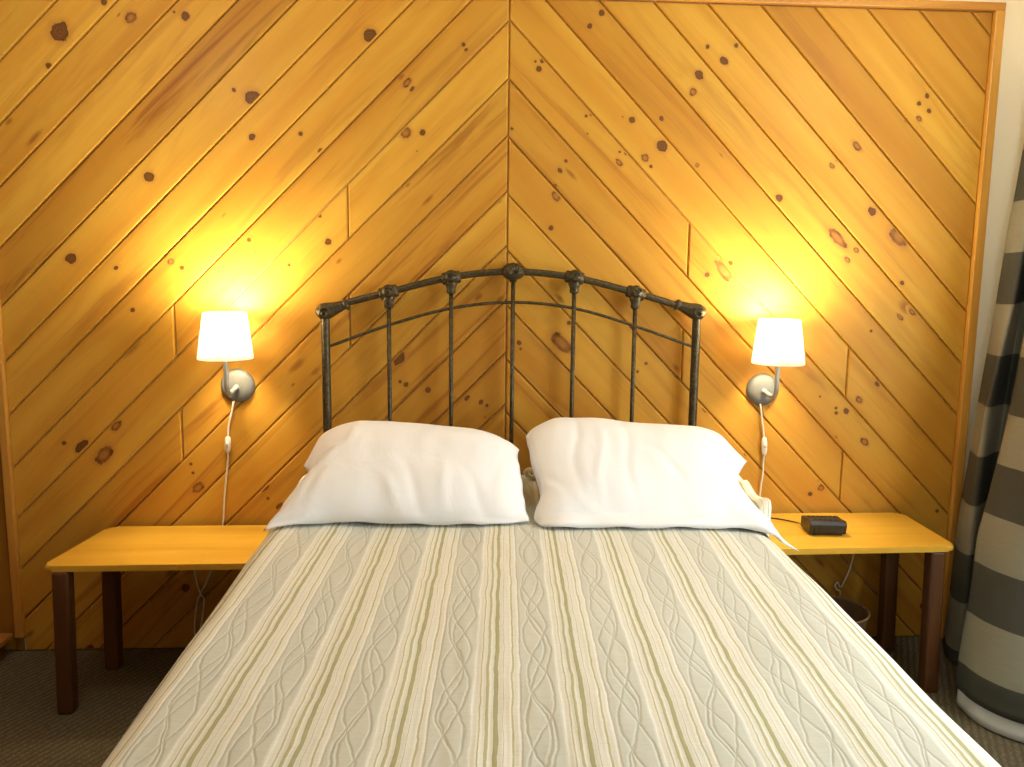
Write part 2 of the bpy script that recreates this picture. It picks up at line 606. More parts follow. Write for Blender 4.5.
# boards are indexed by k: lower edge meets the seam at z = z0 + k*pitch
def tone_for(side, k, part):
    rnd = random.Random(side * 1000 + k * 10 + part)
    t, r, s = 0.93 + rnd.random() * .12, rnd.random() * .42, .12 + rnd.random() * .5
    if side == 0:
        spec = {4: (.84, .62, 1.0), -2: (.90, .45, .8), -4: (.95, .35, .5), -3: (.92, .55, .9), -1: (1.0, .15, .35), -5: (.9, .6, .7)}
    else:
        spec = {5: (.86, .72, .35), 1: (.92, .58, .35), 3: (.98, .12, .3), -1: (.95, .45, .6), -2: (.90, .60, .5), -3: (.92, .6, .45), -4: (.95, .4, .4), 7: (.92, .45, .2), 8: (.84, .7, .2), 9: (.78, .8, .2), 0: (.97, .22, .3)}
    if side == 0 and k <= -6 or side == 1 and k <= -6:  # lowest boards: shade near the floor put into their tone and redness
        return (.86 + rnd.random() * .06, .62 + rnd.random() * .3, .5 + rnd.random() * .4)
    return spec.get(k, (t, r, s))

for side in (0, 1):
    z0, pitch = (2.546, .2148) if side == 0 else (2.547, .2200)
    x0, x1 = (PX0, SEAM) if side == 0 else (SEAM, PX1)
    ang = 1.0 if side == 0 else -1.03
    for k in range(-21, 12):
        zl, zh = z0 + k * pitch, z0 + (k + 1) * pitch
        if side == 0:
            poly = [(-4.5, zl - (-SEAM * -1 + 4.5) * ang), (SEAM, zl), (SEAM, zh), (-4.5, zh - (4.5 + SEAM) * ang)]
            poly[0] = (-4.5, zl - (SEAM + 4.5) * ang)
            poly[3] = (-4.5, zh - (SEAM + 4.5) * ang)
        else:
            poly = [(SEAM, zl), (4.5, zl + (4.5 - SEAM) * ang), (4.5, zh + (4.5 - SEAM) * ang), (SEAM, zh)]
        for (a, b, c) in ((1, 0, x1), (-1, 0, -x0), (0, 1, PZ1), (0, -1, -PZ0)):
            poly = clip_poly(poly, a, b, c)
            if len(poly) < 3:
                break
        if len(poly) < 3:
            continue
        cuts = []
        for s, bx, bz in BUTTS:
            if s == side:
                mid = (zl + zh) / 2 + ang * (bx - SEAM)
                if abs(mid - bz) < pitch * .5:
                    cuts.append(bx)
        pieces, rest = [], poly
        for cx in sorted(cuts):
            lft = clip_poly(rest, 1, 0, cx)
            rest = clip_poly(rest, -1, 0, -cx)
            if len(lft) > 2:
                pieces.append(lft)
        if len(rest) > 2:
            pieces.append(rest)
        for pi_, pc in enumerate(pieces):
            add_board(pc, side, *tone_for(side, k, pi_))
# upright boards left of the corner trim
xb = XL
while xb < -2.0:
    x2 = min(xb + .118, -2.0)
    add_board([(xb, 0.0), (x2, 0.0), (x2, ZC), (xb, ZC)], 2, .62, .9, .3)
    xb = x2

# knots: thin inlays sitting flush in the plank faces
KNOTS = [[-1.7,2.456,0.0357,0.0338,0],[-1.533,2.567,0.0112,0.0112,0],[-1.748,2.332,0.0113,0.0113,0],[-1.437,2.513,0.0226,0.0188,1],[-1.48,2.523,0.0113,0.0056,2],[-1.236,2.526,0.0162,0.0162,0],[-1.277,2.539,0.0045,0.0045,0],[-0.998,2.237,0.0269,0.025,0],[-1.065,2.261,0.0077,0.0077,0],[-1.399,1.93,0.0193,0.0178,0],[-1.003,2.088,0.0128,0.0116,0],[-1.909,2.125,0.019,0.0095,2],[-1.821,2.067,0.0496,0.0114,2],[-0.545,2.474,0.0249,0.0238,0],[-0.187,2.451,0.0077,0.0077,0],[-0.177,2.432,0.007,0.0058,0],[-0.405,2.303,0.0213,0.0109,1],[-0.386,2.281,0.0116,0.0058,0],[-0.428,2.324,0.0174,0.0116,2],[-0.412,2.115,0.0215,0.0195,1],[-0.346,2.118,0.0117,0.011,0],[-0.817,2.103,0.0085,0.0085,0],[-0.742,2.04,0.0101,0.0093,0],[-0.368,2.047,0.0071,0.0039,2],[-0.404,1.916,0.0138,0.0059,2],[-1.712,1.615,0.0214,0.0195,0],[-1.543,1.58,0.0196,0.0137,2],[-1.543,1.58,0.0086,0.0078,0],[-1.488,1.416,0.0091,0.0087,0],[-1.331,1.607,0.0137,0.0118,1],[-1.29,1.583,0.0087,0.0079,0],[-1.149,1.837,0.0086,0.0078,0],[-1.12,1.79,0.0156,0.0039,2],[-1.027,1.695,0.0079,0.0079,0],[-1.005,1.648,0.0095,0.0055,2],[-1.506,1.258,0.0596,0.0179,2],[-0.72,1.691,0.0127,0.0119,0],[-0.678,1.617,0.0159,0.0079,2],[-0.749,1.791,0.0063,0.0055,0],[-0.874,1.599,0.0055,0.0055,0],[-0.325,1.86,0.0317,0.0087,2],[-0.124,1.48,0.0242,0.0129,2],[-0.037,1.469,0.0243,0.0121,2],[-0.444,1.227,0.0304,0.0182,0],[-0.853,1.2,0.0484,0.0161,2],[-0.778,1.176,0.0283,0.0121,2],[-0.048,1.86,0.0139,0.008,0],[-1.631,0.831,0.0404,0.0242,1],[-1.715,0.869,0.0322,0.0161,0],[-1.784,0.881,0.0088,0.008,0],[-1.577,0.95,0.0241,0.0141,1],[-1.66,0.93,0.0562,0.008,2],[-1.289,0.793,0.0061,0.0061,0],[-1.282,0.756,0.0057,0.0057,0],[-1.265,0.693,0.0286,0.0163,1],[-0.997,0.696,0.0246,0.0144,0],[-0.985,0.647,0.0066,0.0066,0],[-0.941,0.615,0.0165,0.0082,0],[-0.871,1.119,0.0121,0.0061,2],[-0.441,1.134,0.0065,0.0065,0],[-0.417,1.122,0.0106,0.009,0],[-0.328,1.1,0.0131,0.0106,0],[-0.169,1.067,0.0139,0.0082,0],[-0.111,1.05,0.0107,0.009,0],[-0.086,1.036,0.0066,0.0066,0],[-0.094,0.988,0.0099,0.0058,2],[-1.389,0.336,0.0331,0.0166,2],[-1.333,0.266,0.0166,0.0166,0],[-1.971,0.074,0.0248,0.0124,2],[-1.734,0.009,0.0167,0.0125,0],[0.348,2.582,0.0116,0.0116,0],[0.302,2.532,0.0101,0.0101,0],[0.119,2.397,0.0078,0.0078,0],[0.107,2.367,0.0109,0.0109,0],[0.093,2.395,0.0047,0.0047,0],[0.742,2.36,0.019,0.0158,0],[0.72,2.295,0.0154,0.0139,1],[0.771,2.467,0.0079,0.0079,0],[0.839,2.416,0.0182,0.0138,0],[0.885,2.475,0.0079,0.0079,0],[0.316,2.2,0.0055,0.0055,0],[0.296,2.194,0.0055,0.0055,0],[0.304,2.126,0.0032,0.0032,0],[0.48,2.183,0.0127,0.0119,0],[0.442,2.194,0.0079,0.0047,2],[0.598,2.191,0.0103,0.0087,0],[0.604,2.085,0.0239,0.0207,0],[0.537,2.038,0.016,0.0136,1],[0.562,2.005,0.0072,0.0064,0],[0.433,2.018,0.0167,0.0096,1],[0.46,2.054,0.0072,0.0064,0],[0.434,2.059,0.0048,0.0048,0],[0.749,2.014,0.008,0.008,1],[0.845,2.055,0.016,0.004,2],[0.22,2.02,0.0071,0.0064,0],[0.197,1.983,0.0111,0.0087,0],[0.241,1.97,0.0358,0.0088,2],[0.178,1.922,0.0096,0.008,0],[0.004,2.139,0.0059,0.0055,0],[1.677,2.302,0.0101,0.0089,0],[1.646,2.272,0.0089,0.0081,0],[1.69,2.244,0.0097,0.0089,0],[1.651,2.212,0.0129,0.0089,1],[1.597,2.205,0.0073,0.0065,0],[1.401,2.101,0.0242,0.0121,1],[1.303,2.021,0.0142,0.0089,1],[1.322,2.045,0.0105,0.0081,2],[0.183,1.882,0.0219,0.0152,1],[0.165,1.758,0.01,0.01,0],[0.215,1.296,0.0532,0.0245,1],[0.246,1.378,0.0082,0.0082,0],[0.207,1.475,0.0325,0.0122,2],[0.042,1.295,0.0098,0.009,0],[0.049,1.27,0.0053,0.0053,0],[0.879,1.595,0.0532,0.0225,1],[0.904,1.627,0.0098,0.009,0],[0.809,1.58,0.0102,0.0098,0],[0.569,1.213,0.0066,0.0062,0],[0.535,1.179,0.0058,0.0058,0],[0.696,1.195,0.0186,0.0104,2],[1.092,1.89,0.0162,0.0138,0],[1.483,1.843,0.0188,0.0155,0],[1.601,1.741,0.0453,0.0247,1],[1.344,1.734,0.0533,0.0184,1],[1.427,1.686,0.0123,0.0099,1],[1.392,1.645,0.0165,0.0091,1],[1.633,1.554,0.0091,0.0083,0],[1.653,1.455,0.0375,0.025,2],[1.635,1.413,0.0188,0.0083,1],[1.685,1.434,0.0188,0.0083,1],[1.515,1.354,0.0063,0.0058,0],[1.561,1.139,0.0211,0.011,0],[1.485,1.062,0.0169,0.0118,1],[1.432,1.014,0.0127,0.011,0],[1.387,1.027,0.0059,0.0059,0],[1.389,1.006,0.0076,0.0068,0],[1.315,1.076,0.0042,0.0042,0],[1.522,0.881,0.0196,0.0136,1],[1.341,0.707,0.0154,0.0103,1],[1.345,0.68,0.0145,0.0128,1],[1.299,0.654,0.0103,0.0094,0],[1.01,0.83,0.0093,0.0085,0],[0.826,1.018,0.0142,0.0075,0],[1.396,0.902,0.0102,0.0059,2],[1.558,1.13,0.0127,0.0084,0],[1.867,0.575,0.0074,0.0069,0],[1.846,0.139,0.0198,0.0154,0],[1.362,0.35,0.039,0.013,2]]
KNOTS = [k for k in KNOTS if not (k[4] == 2 and abs(k[0] + 1.66) < .02 and abs(k[1] - .93) < .02)]
KNOTS.sort(key=lambda k: (0 if k[4] == 2 else 1, -k[2]))
for kn, (kx, kz, ka, kb, st) in enumerate(KNOTS):
    B = next((b for b in BOARDS if inside(b['poly'], kx, kz)), None)
    if B is None:
        continue
    if B['side'] == 0:
        du, dv = (.70711, .70711), (-.70711, .70711)
    else:
        du, dv = (.70711, -.70711), (.70711, .70711)
    grow = (1.95, 1.95, 1.5)[st]
    A_, B_ = ka * grow, kb * grow
    base = inset(B['poly'], 0.0080)
    if len(base) < 3:
        continue
    NSEG = 20
    poly = []
    for i in range(NSEG):
        a = 2 * pi * i / NSEG
        poly.append((kx + du[0] * cos(a) * A_ * 1.08 + dv[0] * sin(a) * B_ * 1.08, kz + du[1] * cos(a) * A_ * 1.08 + dv[1] * sin(a) * B_ * 1.08))
    for i in range(len(base)):
        p, q = base[i], base[(i + 1) % len(base)]
        ex, ez = q[0] - p[0], q[1] - p[1]
        L = sqrt(ex * ex + ez * ez)
        if L < 1e-6:
            continue
        nx, nz = ez / L, -ex / L
        poly = clip_poly(poly, nx, nz, nx * p[0] + nz * p[1])
        if len(poly) < 3:
            break
    if len(poly) < 3 or abs(area(poly)) < 1e-6:
        continue
    if area(poly) < 0:
        poly = poly[::-1]
    vs = [bm.verts.new((x, -0.0003 - kn * 3e-6, z)) for x, z in poly]
    f = bm.faces.new(vs)
    for l in f.loops:
        x, z = l.vert.co.x, l.vert.co.z
        l[uvg].uv = grain_uv(B, x, z)
        dx, dz = x - kx, z - kz
        l[uvk].uv = ((dx * du[0] + dz * du[1]) / A_, (dx * dv[0] + dz * dv[1]) / B_)
        a = B['attr']
        l[tonel] = (a[0], a[1], a[2], (0.1, 0.5, 1.0)[st])
# a zero style means "no knot": keep the value 0 for boards by pushing the knot radius to 5
panel = struct(finish(bm, 'plank_panelling', M_plank, wall_back, recalc=False))

# ---- trim round the panel
bm = bmesh.new()
add_box(bm, PX1 - .002, 1.962, -0.020, 0.012, 0.0, 2.632, .004)
struct(finish(bm, 'trim_1', M_trim_z))
bm = bmesh.new()
add_box(bm, XL, 1.962, -0.020, 0.012, 2.632, 2.662, .004)
struct(finish(bm, 'trim_2', M_trim_x))
bm = bmesh.new()
add_box(bm, -2.022, -1.990, -0.022, 0.010, 0.065, 2.632, .004)
struct(finish(bm, 'trim_3', M_trim_z))

# ------------------------------------------------------------------ bed
def bed_z(y):
    return 0.660 + 0.0605 * (max(y, -2.3) + 1.9)

bed = thing('bed', 'wide bed with an arched dark iron headboard against the plank wall', 'bed', (0.01, -1.15, 0.0))
HY = -0.06
top_pts = [(-0.735, 1.418), (-0.649, 1.452), (-0.477, 1.497), (-0.234, 1.558), (0.011, 1.583), (0.254, 1.562), (0.501, 1.504), (0.657, 1.460), (0.752, 1.430)]
cross_pts = [(-0.722, 1.279), (-0.478, 1.368), (-0.233, 1.436), (0.012, 1.462), (0.257, 1.440), (0.506, 1.371), (0.752, 1.287)]
bm = bmesh.new()
add_tube(bm, catmull([(x, HY, z) for x, z in top_pts], 8), 0.0138, 12)
head = finish(bm, 'headboard', M_iron, bed, smooth=True)
for sx, x, zt in ((-1, -0.727, 1.415), (1, 0.757, 1.425)):
    bm = bmesh.new()
    add_tube(bm, [(x, HY, 0.0), (x, HY, 0.02), (x, HY, zt - .03), (x, HY, zt)], [.022, .0172, .0172, .0165], 14)
    finish(bm, 'post', M_iron, head, smooth=True)
    # swollen cast finial that sweeps from the post into the rail
    bm = bmesh.new()
    e = -sx
    P = catmull([(x - e * .0335, HY, zt - .006), (x - e * .032, HY, zt - .005), (x - e * .024, HY, zt - .002), (x - e * .006, HY, zt + .003), (x + e * .014, HY, zt + .009), (x + e * .040, HY, zt + .018), (x + e * .080, HY, zt + .033)], 5)
    RK = [.004, .014, .0265, .0345, .0330, .0255, .0165]
    R = []
    for i in range(len(P)):
        t = i / (len(P) - 1) * (len(RK) - 1)
        k = min(int(t), len(RK) - 2)
        R.append(RK[k] + (RK[k + 1] - RK[k]) * (t - k))
    add_tube(bm, P, R, 14)
    # scroll ridge and collar ring
    for q in range(14):
        pass
    c = Vector((x + e * .002, HY - .034, zt + .000))
    add_tube(bm, [c + Vector((cos(a) * r_, -.003, sin(a) * r_)) for a, r_ in [(k * .45 + .5, .024 - k * .0012) for k in range(17)]], .0036, 6)
    add_tube(bm, [(x + e * .074, HY, zt + .028), (x + e * .079, HY, zt + .031), (x + e * .086, HY, zt + .034), (x + e * .092, HY, zt + .0365)], [.017, .0235, .0235, .017], 14)
    finish(bm, 'finial', M_iron, head, smooth=True)
bm = bmesh.new()
add_tube(bm, catmull([(x, HY, z) for x, z in cross_pts], 8), 0.0064, 10)
finish(bm, 'cross_rail', M_iron, head, smooth=True)
sp_top = [(-0.478, 1.497), (-0.233, 1.556), (0.012, 1.583), (0.256, 1.562), (0.504, 1.503)]
for i, (x, z) in enumerate(sp_top):
    bm = bmesh.new()
    add_tube(bm, [(x, HY, 0.40), (x, HY, z)], 0.0086, 10)
    finish(bm, 'spindle', M_iron, head, smooth=True)
    bm = bmesh.new()
    if i == 2:                                   # broad oval shell on the crown
        add_lathe(bm, [(.001, .034), (.016, .032), (.030, .024), (.038, .010), (.040, -.004), (.034, -.016), (.001, -.022)], (0, 0, 0), 'Y', 24)
        for v in bm.verts:
            v.co.x *= 1.02
            v.co.z *= .74
        for k in range(9):                       # radiating ribs
            a = -pi * .05 + k * pi * 1.1 / 8
            d = Vector((cos(a), 0, sin(a) * .74))
            add_tube(bm, [d * .006 + Vector((0, -.033, -.006)), d * .022 + Vector((0, -.029, -.002)), d * .037 + Vector((0, -.016, 0))], [.0025, .0042, .0035], 6)
        add_tube(bm, [(0, 0, -.012), (0, 0, -.036)], [.020, .011], 12)
    else:                                        # knuckle casting: collar, rosette and cup
        tilt = (1, .55, 0, -.55, -1)[i] * .26
        add_tube(bm, [(-.030, 0, -.030 * tilt), (-.026, 0, -.026 * tilt), (.026, 0, .026 * tilt), (.030, 0, .030 * tilt)], [.016, .0205, .0205, .016], 14)
        add_lathe(bm, [(.001, .030), (.012, .028), (.020, .020), (.022, .005), (.020, -.014), (.001, -.02)], (0, 0, .004), 'Y', 20)
        add_tube(bm, [Vector((cos(a) * r_, -.029, .004 + sin(a) * r_)) for a, r_ in [(k * .6, .016 - k * .0009) for k in range(14)]], .0028, 6)
        add_tube(bm, [(0, 0, -.010), (0, 0, -.024), (0, 0, -.034), (0, 0, -.046), (0, 0, -.052)], [.021, .019, .0145, .0155, .011], 14)
    for v in bm.verts:
        v.co = v.co * (1.22 if i != 2 else 1.18) + Vector((x, HY, z))
    finish(bm, 'rosette', M_iron, head, smooth=True)
# mattress, base and feet under the covers
bm = bmesh.new()
for_y = [(-0.12, bed_z(-.12)), (-2.13, bed_z(-2.13))]
add_box(bm, -.81, .83, -2.13, -.12, .36, .60, .04, 3)
finish(bm, 'mattress', M_matt, bed, smooth=True)
bm = bmesh.new()
add_box(bm, -.79, .81, -2.10, -.11, .14, .355, .015, 2)
finish(bm, 'box_spring', M_matt, bed)
for lx in (-.74, .76):
    for ly in (-.2, -2.0):
        bm = bmesh.new()
        add_tube(bm, [(lx, ly, 0), (lx, ly, .14)], [.02, .026], 12)
        finish(bm, 'foot', M_iron, bed, smooth=True)

# ---- bedspread: top, rolled edges and hanging sides
def spread_lift(X, Y):
    z = noise.noise(Vector((X * 2.1, Y * 1.6, 1.3))) * .010 + noise.noise(Vector((X * 6, Y * 4, 4.3))) * .004
    z += .018 * exp(-((X + .82) / .07) ** 2) * (1 / (1 + exp(min(60, (Y + .62) * -60))))
    return z

def spread_top(X, Y):
    wide = -.022 * (min(Y, -.6) + .6)
    d = max(X - (.787 + wide * .95), (-.770 - wide * 2.0) - X, 0)
    drop = .4 * (.075 - sqrt(max(0, .075 ** 2 - min(d, .075) ** 2))) + max(0, d - .075) * .5
    return bed_z(Y) + spread_lift(X, Y) - drop

def spread_surface():
    bm = bmesh.new()
    uvl = bm.loops.layers.uv.new('cloth')
    HWL, HWR = -.845, .862          # outer faces of the hang
    RAD = .075
    prof = []                        # (x, dz, arclength u, hang factor)
    nT = 150
    xa, xb = HWL + RAD, HWR - RAD
    for i in range(nT + 1):
        x = xa + (xb - xa) * i / nT
        prof.append((x, 0.0, x, 0.0))
    nA = 12
    right, left = [], []
    for i in range(1, nA + 1):
        a = i / nA * pi / 2
        right.append((xb + RAD * sin(a), -RAD * (1 - cos(a)), xb + RAD * a, 0.0))
        left.append((xa - RAD * sin(a), -RAD * (1 - cos(a)), xa - RAD * a, 0.0))
    nH = 14
    for i in range(1, nH + 1):
        t = i / nH
        right.append((HWR, -RAD, xb + RAD * pi / 2 + t * .5, t))
        left.append((HWL, -RAD, xa - RAD * pi / 2 - t * .5, t))
    cols = left[::-1] + prof + right
    y0, y1 = -.10, -2.17
    rows = []
    nY = 230
    for j in range(nY + 1):
        rows.append((y0 + (y1 - y0) * j / nY, 0.0))
    foot = 26
    grid = []
    tops = rows + [(y1 - .06 * sin(min(1, k / 8) * pi / 2), k) for k in range(1, foot + 1)]
    for j, (y, k) in enumerate(tops):
        row = []
        for (x, dz, u, h) in cols:
            zt = bed_z(y)
            arc = -y
            if k:
                kk = min(1, k / 8)
                drop = .06 * (1 - cos(kk * pi / 2)) + max(0, k - 8) * .028
                zt -= drop
                arc = -y1 + k * .028
            X, Y, Z = x, y, zt + dz
            # turn of the edges: hang to just above the carpet
            if h > 0:
                sgn = 1 if x > 0 else -1
                Z = zt + dz - h * max(0, (zt + dz - .06))
                X += sgn * (.010 * h + .016 * h * sin(y * 9.0 + sgn) + .006 * sin(y * 23))
            # lie of the cloth
            if h == 0:
                Z += spread_lift(X, Y)
                Z += .0016 * sin(2 * pi * u / .045) * noise.noise(Vector((X * 3, Y * 5, 7)))
            # cloth bunched at the edge beside the right pillow
            e_ = min(1, max(0, (u - xb) / (RAD * pi / 2)))
            if e_ > 0:
                e_ = e_ * e_ * (3 - 2 * e_) * (1 - h) ** 2 / (1 + exp(max(-60, min(60, (Y + .63) * -45))))
                Z += (.105 + .012 * sin(Y * 31)) * e_
                X += (.045 + .008 * sin(Y * 23 + 1)) * e_
            # the whole cloth is laid a touch askew
            uu = u - .0437 * (-arc + 1.9) + .115
            wide = -.022 * (min(Y, -.6) + .6)
            X += wide * (2.0 if x < 0 else .95) * min(1, abs(x) / .8) * (1 if x > 0 else -1)
            row.append((bm.verts.new((X, Y, Z)), uu, arc))
        grid.append(row)
    for j in range(len(grid) - 1):
        for i in range(len(cols) - 1):
            q = (grid[j][i], grid[j + 1][i], grid[j + 1][i + 1], grid[j][i + 1])
            f = bm.faces.new([a[0] for a in q])
            for l, a in zip(f.loops, q):
                l[uvl].uv = (a[1], a[2])
    return bm

o = finish(spread_surface(), 'bedspread', M_spread, smooth=True)
so = o.modifiers.new('thick', 'SOLIDIFY')
so.thickness = .008
so.offset = -1
tag(o, 'sage grey and cream striped quilted bedspread covering the bed', 'bedspread')

# ---- pillows
def resample(pts, n):
    P = [Vector((p[0], p[1], 0)) for p in pts]
    P = catmull(P, 10)
    L = [0]
    for i in range(1, len(P)):
        L.append(L[-1] + (P[i] - P[i - 1]).length)
    out = []
    k = 0
    for i in range(n + 1):
        s = L[-1] * i / n
        while k < len(L) - 2 and L[k + 1] < s:
            k += 1
        t = 0 if L[k + 1] == L[k] else (s - L[k]) / (L[k + 1] - L[k])
        out.append(P[k].lerp(P[k + 1], min(1, t)))
    return out

def pillow(name, O, label, tf, tb, seed, creases):
    NU, NV = 90, 64
    top, bot = resample(O['top'], NU), resample(O['bottom'], NU)
    lef, rig = resample(O['left'], NV), resample(O['right'], NV)      # top -> bottom
    tilt = radians(35)
    P0 = Vector((0, -.66, .745))
    ex, ey, en = Vector((1, 0, 0)), Vector((0, cos(tilt), sin(tilt))), Vector((0, -sin(tilt), cos(tilt)))
    bm = bmesh.new()
    def pt(i, j):
        u, v = i / NU, j / NV
        a = top[i] * (1 - v) + bot[i] * v
        b = lef[j] * (1 - u) + rig[j] * u
        c = (top[0] * (1 - u) + top[NU] * u) * (1 - v) + (bot[0] * (1 - u) + bot[NU] * u) * v
        return a + b - c
    grids = []
    for side in (1, -1):
        g = []
        for j in range(NV + 1):
            row = []
            for i in range(NU + 1):
                q = pt(i, j)
                u, v = i / NU * 2 - 1, j / NV * 2 - 1
                pu = max(0, 1 - abs(u) ** 3.2) ** .62
                pv = max(0, 1 - abs(v) ** 2.8) ** .60
                th = pu * pv
                w = (tf if side > 0 else tb) * th
                edge = min(1, th * 2.2)
                n1 = noise.noise(Vector((q.x * 5 + seed, q.y * 5, seed))) * .007 + noise.noise(Vector((q.x * 13 + seed, q.y * 7, seed * 2))) * .004
                w += n1 * edge * side
                if side > 0:
                    for (cx, cy, ang, ln, dp, wd) in creases:
                        dx, dy = q.x - cx, q.y - cy
                        al, ac = dx * cos(ang) + dy * sin(ang), -dx * sin(ang) + dy * cos(ang)
                        ac += .012 * sin(al * 18)
                        w += .62 * dp * exp(-(al / ln) ** 2) * exp(-(ac / wd) ** 2) * edge
                # little flutter of the seam
                fl = (1 - edge) * .006 * sin(i * .33 + j * .41 + seed)
                lie = P0 + ex * q.x + (ey * q.y if q.y > 0 else Vector((0, q.y * 1.65, 0)))
                if q.y < 0:
                    lie.z += (spread_top(lie.x, lie.y) + .012 - lie.z) * min(1, -q.y / .03)
                row.append(bm.verts.new(lie + en * (w * side if side < 0 else w) + en * fl))
            g.append(row)
        grids.append(g)
    for gi, g in enumerate(grids):
        for j in range(NV):
            for i in range(NU):
                q = [g[j][i], g[j + 1][i], g[j + 1][i + 1], g[j][i + 1]]
                if gi:
                    q.reverse()
                bm.faces.new(q)
    bmesh.ops.remove_doubles(bm, verts=bm.verts[:], dist=.0004)
    # keep the underside on the bed and off the headboard
    for v in bm.verts:
        zz = spread_top(v.co.x, v.co.y) + .010
        if v.co.z < zz:
            v.co.z = zz
        if v.co.y > -.085:
            v.co.y = -.085 + (v.co.y + .085) * .05
    o = finish(bm, name, M_cotton, smooth=True)
    tag(o, label, 'pillow', 'white pillows propped against the headboard')
    return o

PL = {'top': [[-0.748, 0.258], [-0.742, 0.291], [-0.724, 0.344], [-0.702, 0.399], [-0.66, 0.44], [-0.606, 0.46], [-0.533, 0.465], [-0.421, 0.46], [-0.308, 0.45], [-0.196, 0.434], [-0.084, 0.413], [-0.029, 0.383], [-0.0, 0.358], [0.028, 0.328]], 'right': [[0.028, 0.328], [0.021, 0.298], [0.029, 0.198], [0.034, 0.099], [0.046, 0.004]], 'bottom': [[-0.838, -0.021], [-0.787, -0.013], [-0.723, -0.005], [-0.627, 0.01], [-0.478, 0.009], [-0.394, -0.0], [-0.227, -0.006], [-0.06, -0.012], [0.046, 0.004]], 'left': [[-0.748, 0.258], [-0.721, 0.216], [-0.712, 0.175], [-0.752, 0.148], [-0.787, 0.087], [-0.838, -0.021]]}
PR = {'top': [[0.043, 0.398], [0.079, 0.444], [0.138, 0.476], [0.185, 0.487], [0.301, 0.489], [0.415, 0.471], [0.528, 0.455], [0.681, 0.444], [0.735, 0.428], [0.786, 0.397], [0.828, 0.331], [0.858, 0.271]], 'right': [[0.858, 0.271], [0.826, 0.232], [0.8, 0.185], [0.804, 0.13], [0.83, 0.049], [0.879, -0.029], [0.916, -0.091]], 'bottom': [[0.038, 0.042], [0.059, 0.004], [0.101, -0.034], [0.276, -0.035], [0.445, -0.041], [0.616, -0.043], [0.753, -0.048], [0.833, -0.07], [0.916, -0.091]], 'left': [[0.043, 0.398], [0.05, 0.332], [0.057, 0.259], [0.066, 0.166], [0.063, 0.112], [0.038, 0.042]]}
PL['right'] = [(x - .006, y) for x, y in PL['right']]
PL['bottom'][-1] = PL['right'][-1]
PL['top'][-1] = PL['right'][0]
PR['left'] = [(x + .022 * (1 if y < .2 else .3), y) for x, y in PR['left']]
PR['bottom'][0] = PR['left'][-1]
PR['top'][0] = PR['left'][0]
pillow('pillow', PL, 'left white pillow, under the left wall lamp, with a flap spreading to the left table', .085, .07, 3.1,
       [(-.05, .22, 1.3, .16, -.006, .02), (-.35, .10, 2.0, .10, -.008, .018), (-.25, .12, 1.75, .10, .008, .02), (-.42, .08, 2.2, .08, .007, .018), (-.62, .28, 1.25, .16, .010, .022), (-.14, .09, 2.1, .09, -.007, .02), (-.66, .2, 1.2, .2, -.008, .018)])
pillow('pillow', PR, 'right white pillow, nearer the black clock radio', .085, .07, 8.4,
       [(.22, .30, 1.55, .2, -.007, .016), (.30, .22, 1.5, .2, .007, .016), (.40, .25, 1.58, .22, -.006, .016), (.55, .18, 2.2, .10, -.007, .02), (.16, .1, 2.5, .12, -.01, .02), (.2, .06, 2.6, .14, .01, .02), (.8, .3, 2.3, .12, -.008, .018)])

# ---- coil of cord between the pillows
bm = bmesh.new()
cc = Vector((.094, -.165, .792))
for k, (rx, rz, dx, dy) in enumerate(((.030, .020, 0, 0), (.024, .016, .004, -.008), (.032, .018, -.003, .008), (.018, .012, .002, -.014))):
    P = [cc + Vector((dx + rx * cos(a), dy + .004 * sin(2 * a + k), rz * sin(a))) for a in [2 * pi * i / 22 for i in range(23)]]
    add_tube(bm, P, .0045, 8)
add_tube(bm, [cc + Vector((-.004, -.018, .022)), cc + Vector((0, -.024, 0)), cc + Vector((.002, -.018, -.02))], .0045, 8)
o = finish(bm, 'cord_coil', M_coil, smooth=True, origin=cc - Vector((0, 0, .026)))
tag(o, 'small coil of cream cord on the bedspread between the two pillows', 'cord')

# ------------------------------------------------------------------ side tables
def slab(bm, corners, z0, z1, rc=.035, bev=.008):
    """top with rounded corners; corners counter-clockwise"""
    pts = []
    n = len(corners)
    for i in range(n):
        p = Vector((*corners[i], 0))
        a = (Vector((*corners[i - 1], 0)) - p).normalized()
        b = (Vector((*corners[(i + 1) % n], 0)) - p).normalized()
        s, e = p + a * rc, p + b * rc
        for k in range(7):
            t = k / 6
            pts.append((s * (1 - t) ** 2 + p * 2 * t * (1 - t) + e * t * t))
    lo = [bm.verts.new((p.x, p.y, z0)) for p in pts]
    hi = [bm.verts.new((p.x, p.y, z1)) for p in pts]
    f1 = bm.faces.new(lo[::-1])
    f2 = bm.faces.new(hi)
    for i in range(len(pts)):
        j = (i + 1) % len(pts)
        bm.faces.new((lo[i], lo[j], hi[j], hi[i]))
    es = list(f1.edges) + list(f2.edges)
    bmesh.ops.bevel(bm, geom=es, offset=bev, segments=3, affect='EDGES', profile=.5)

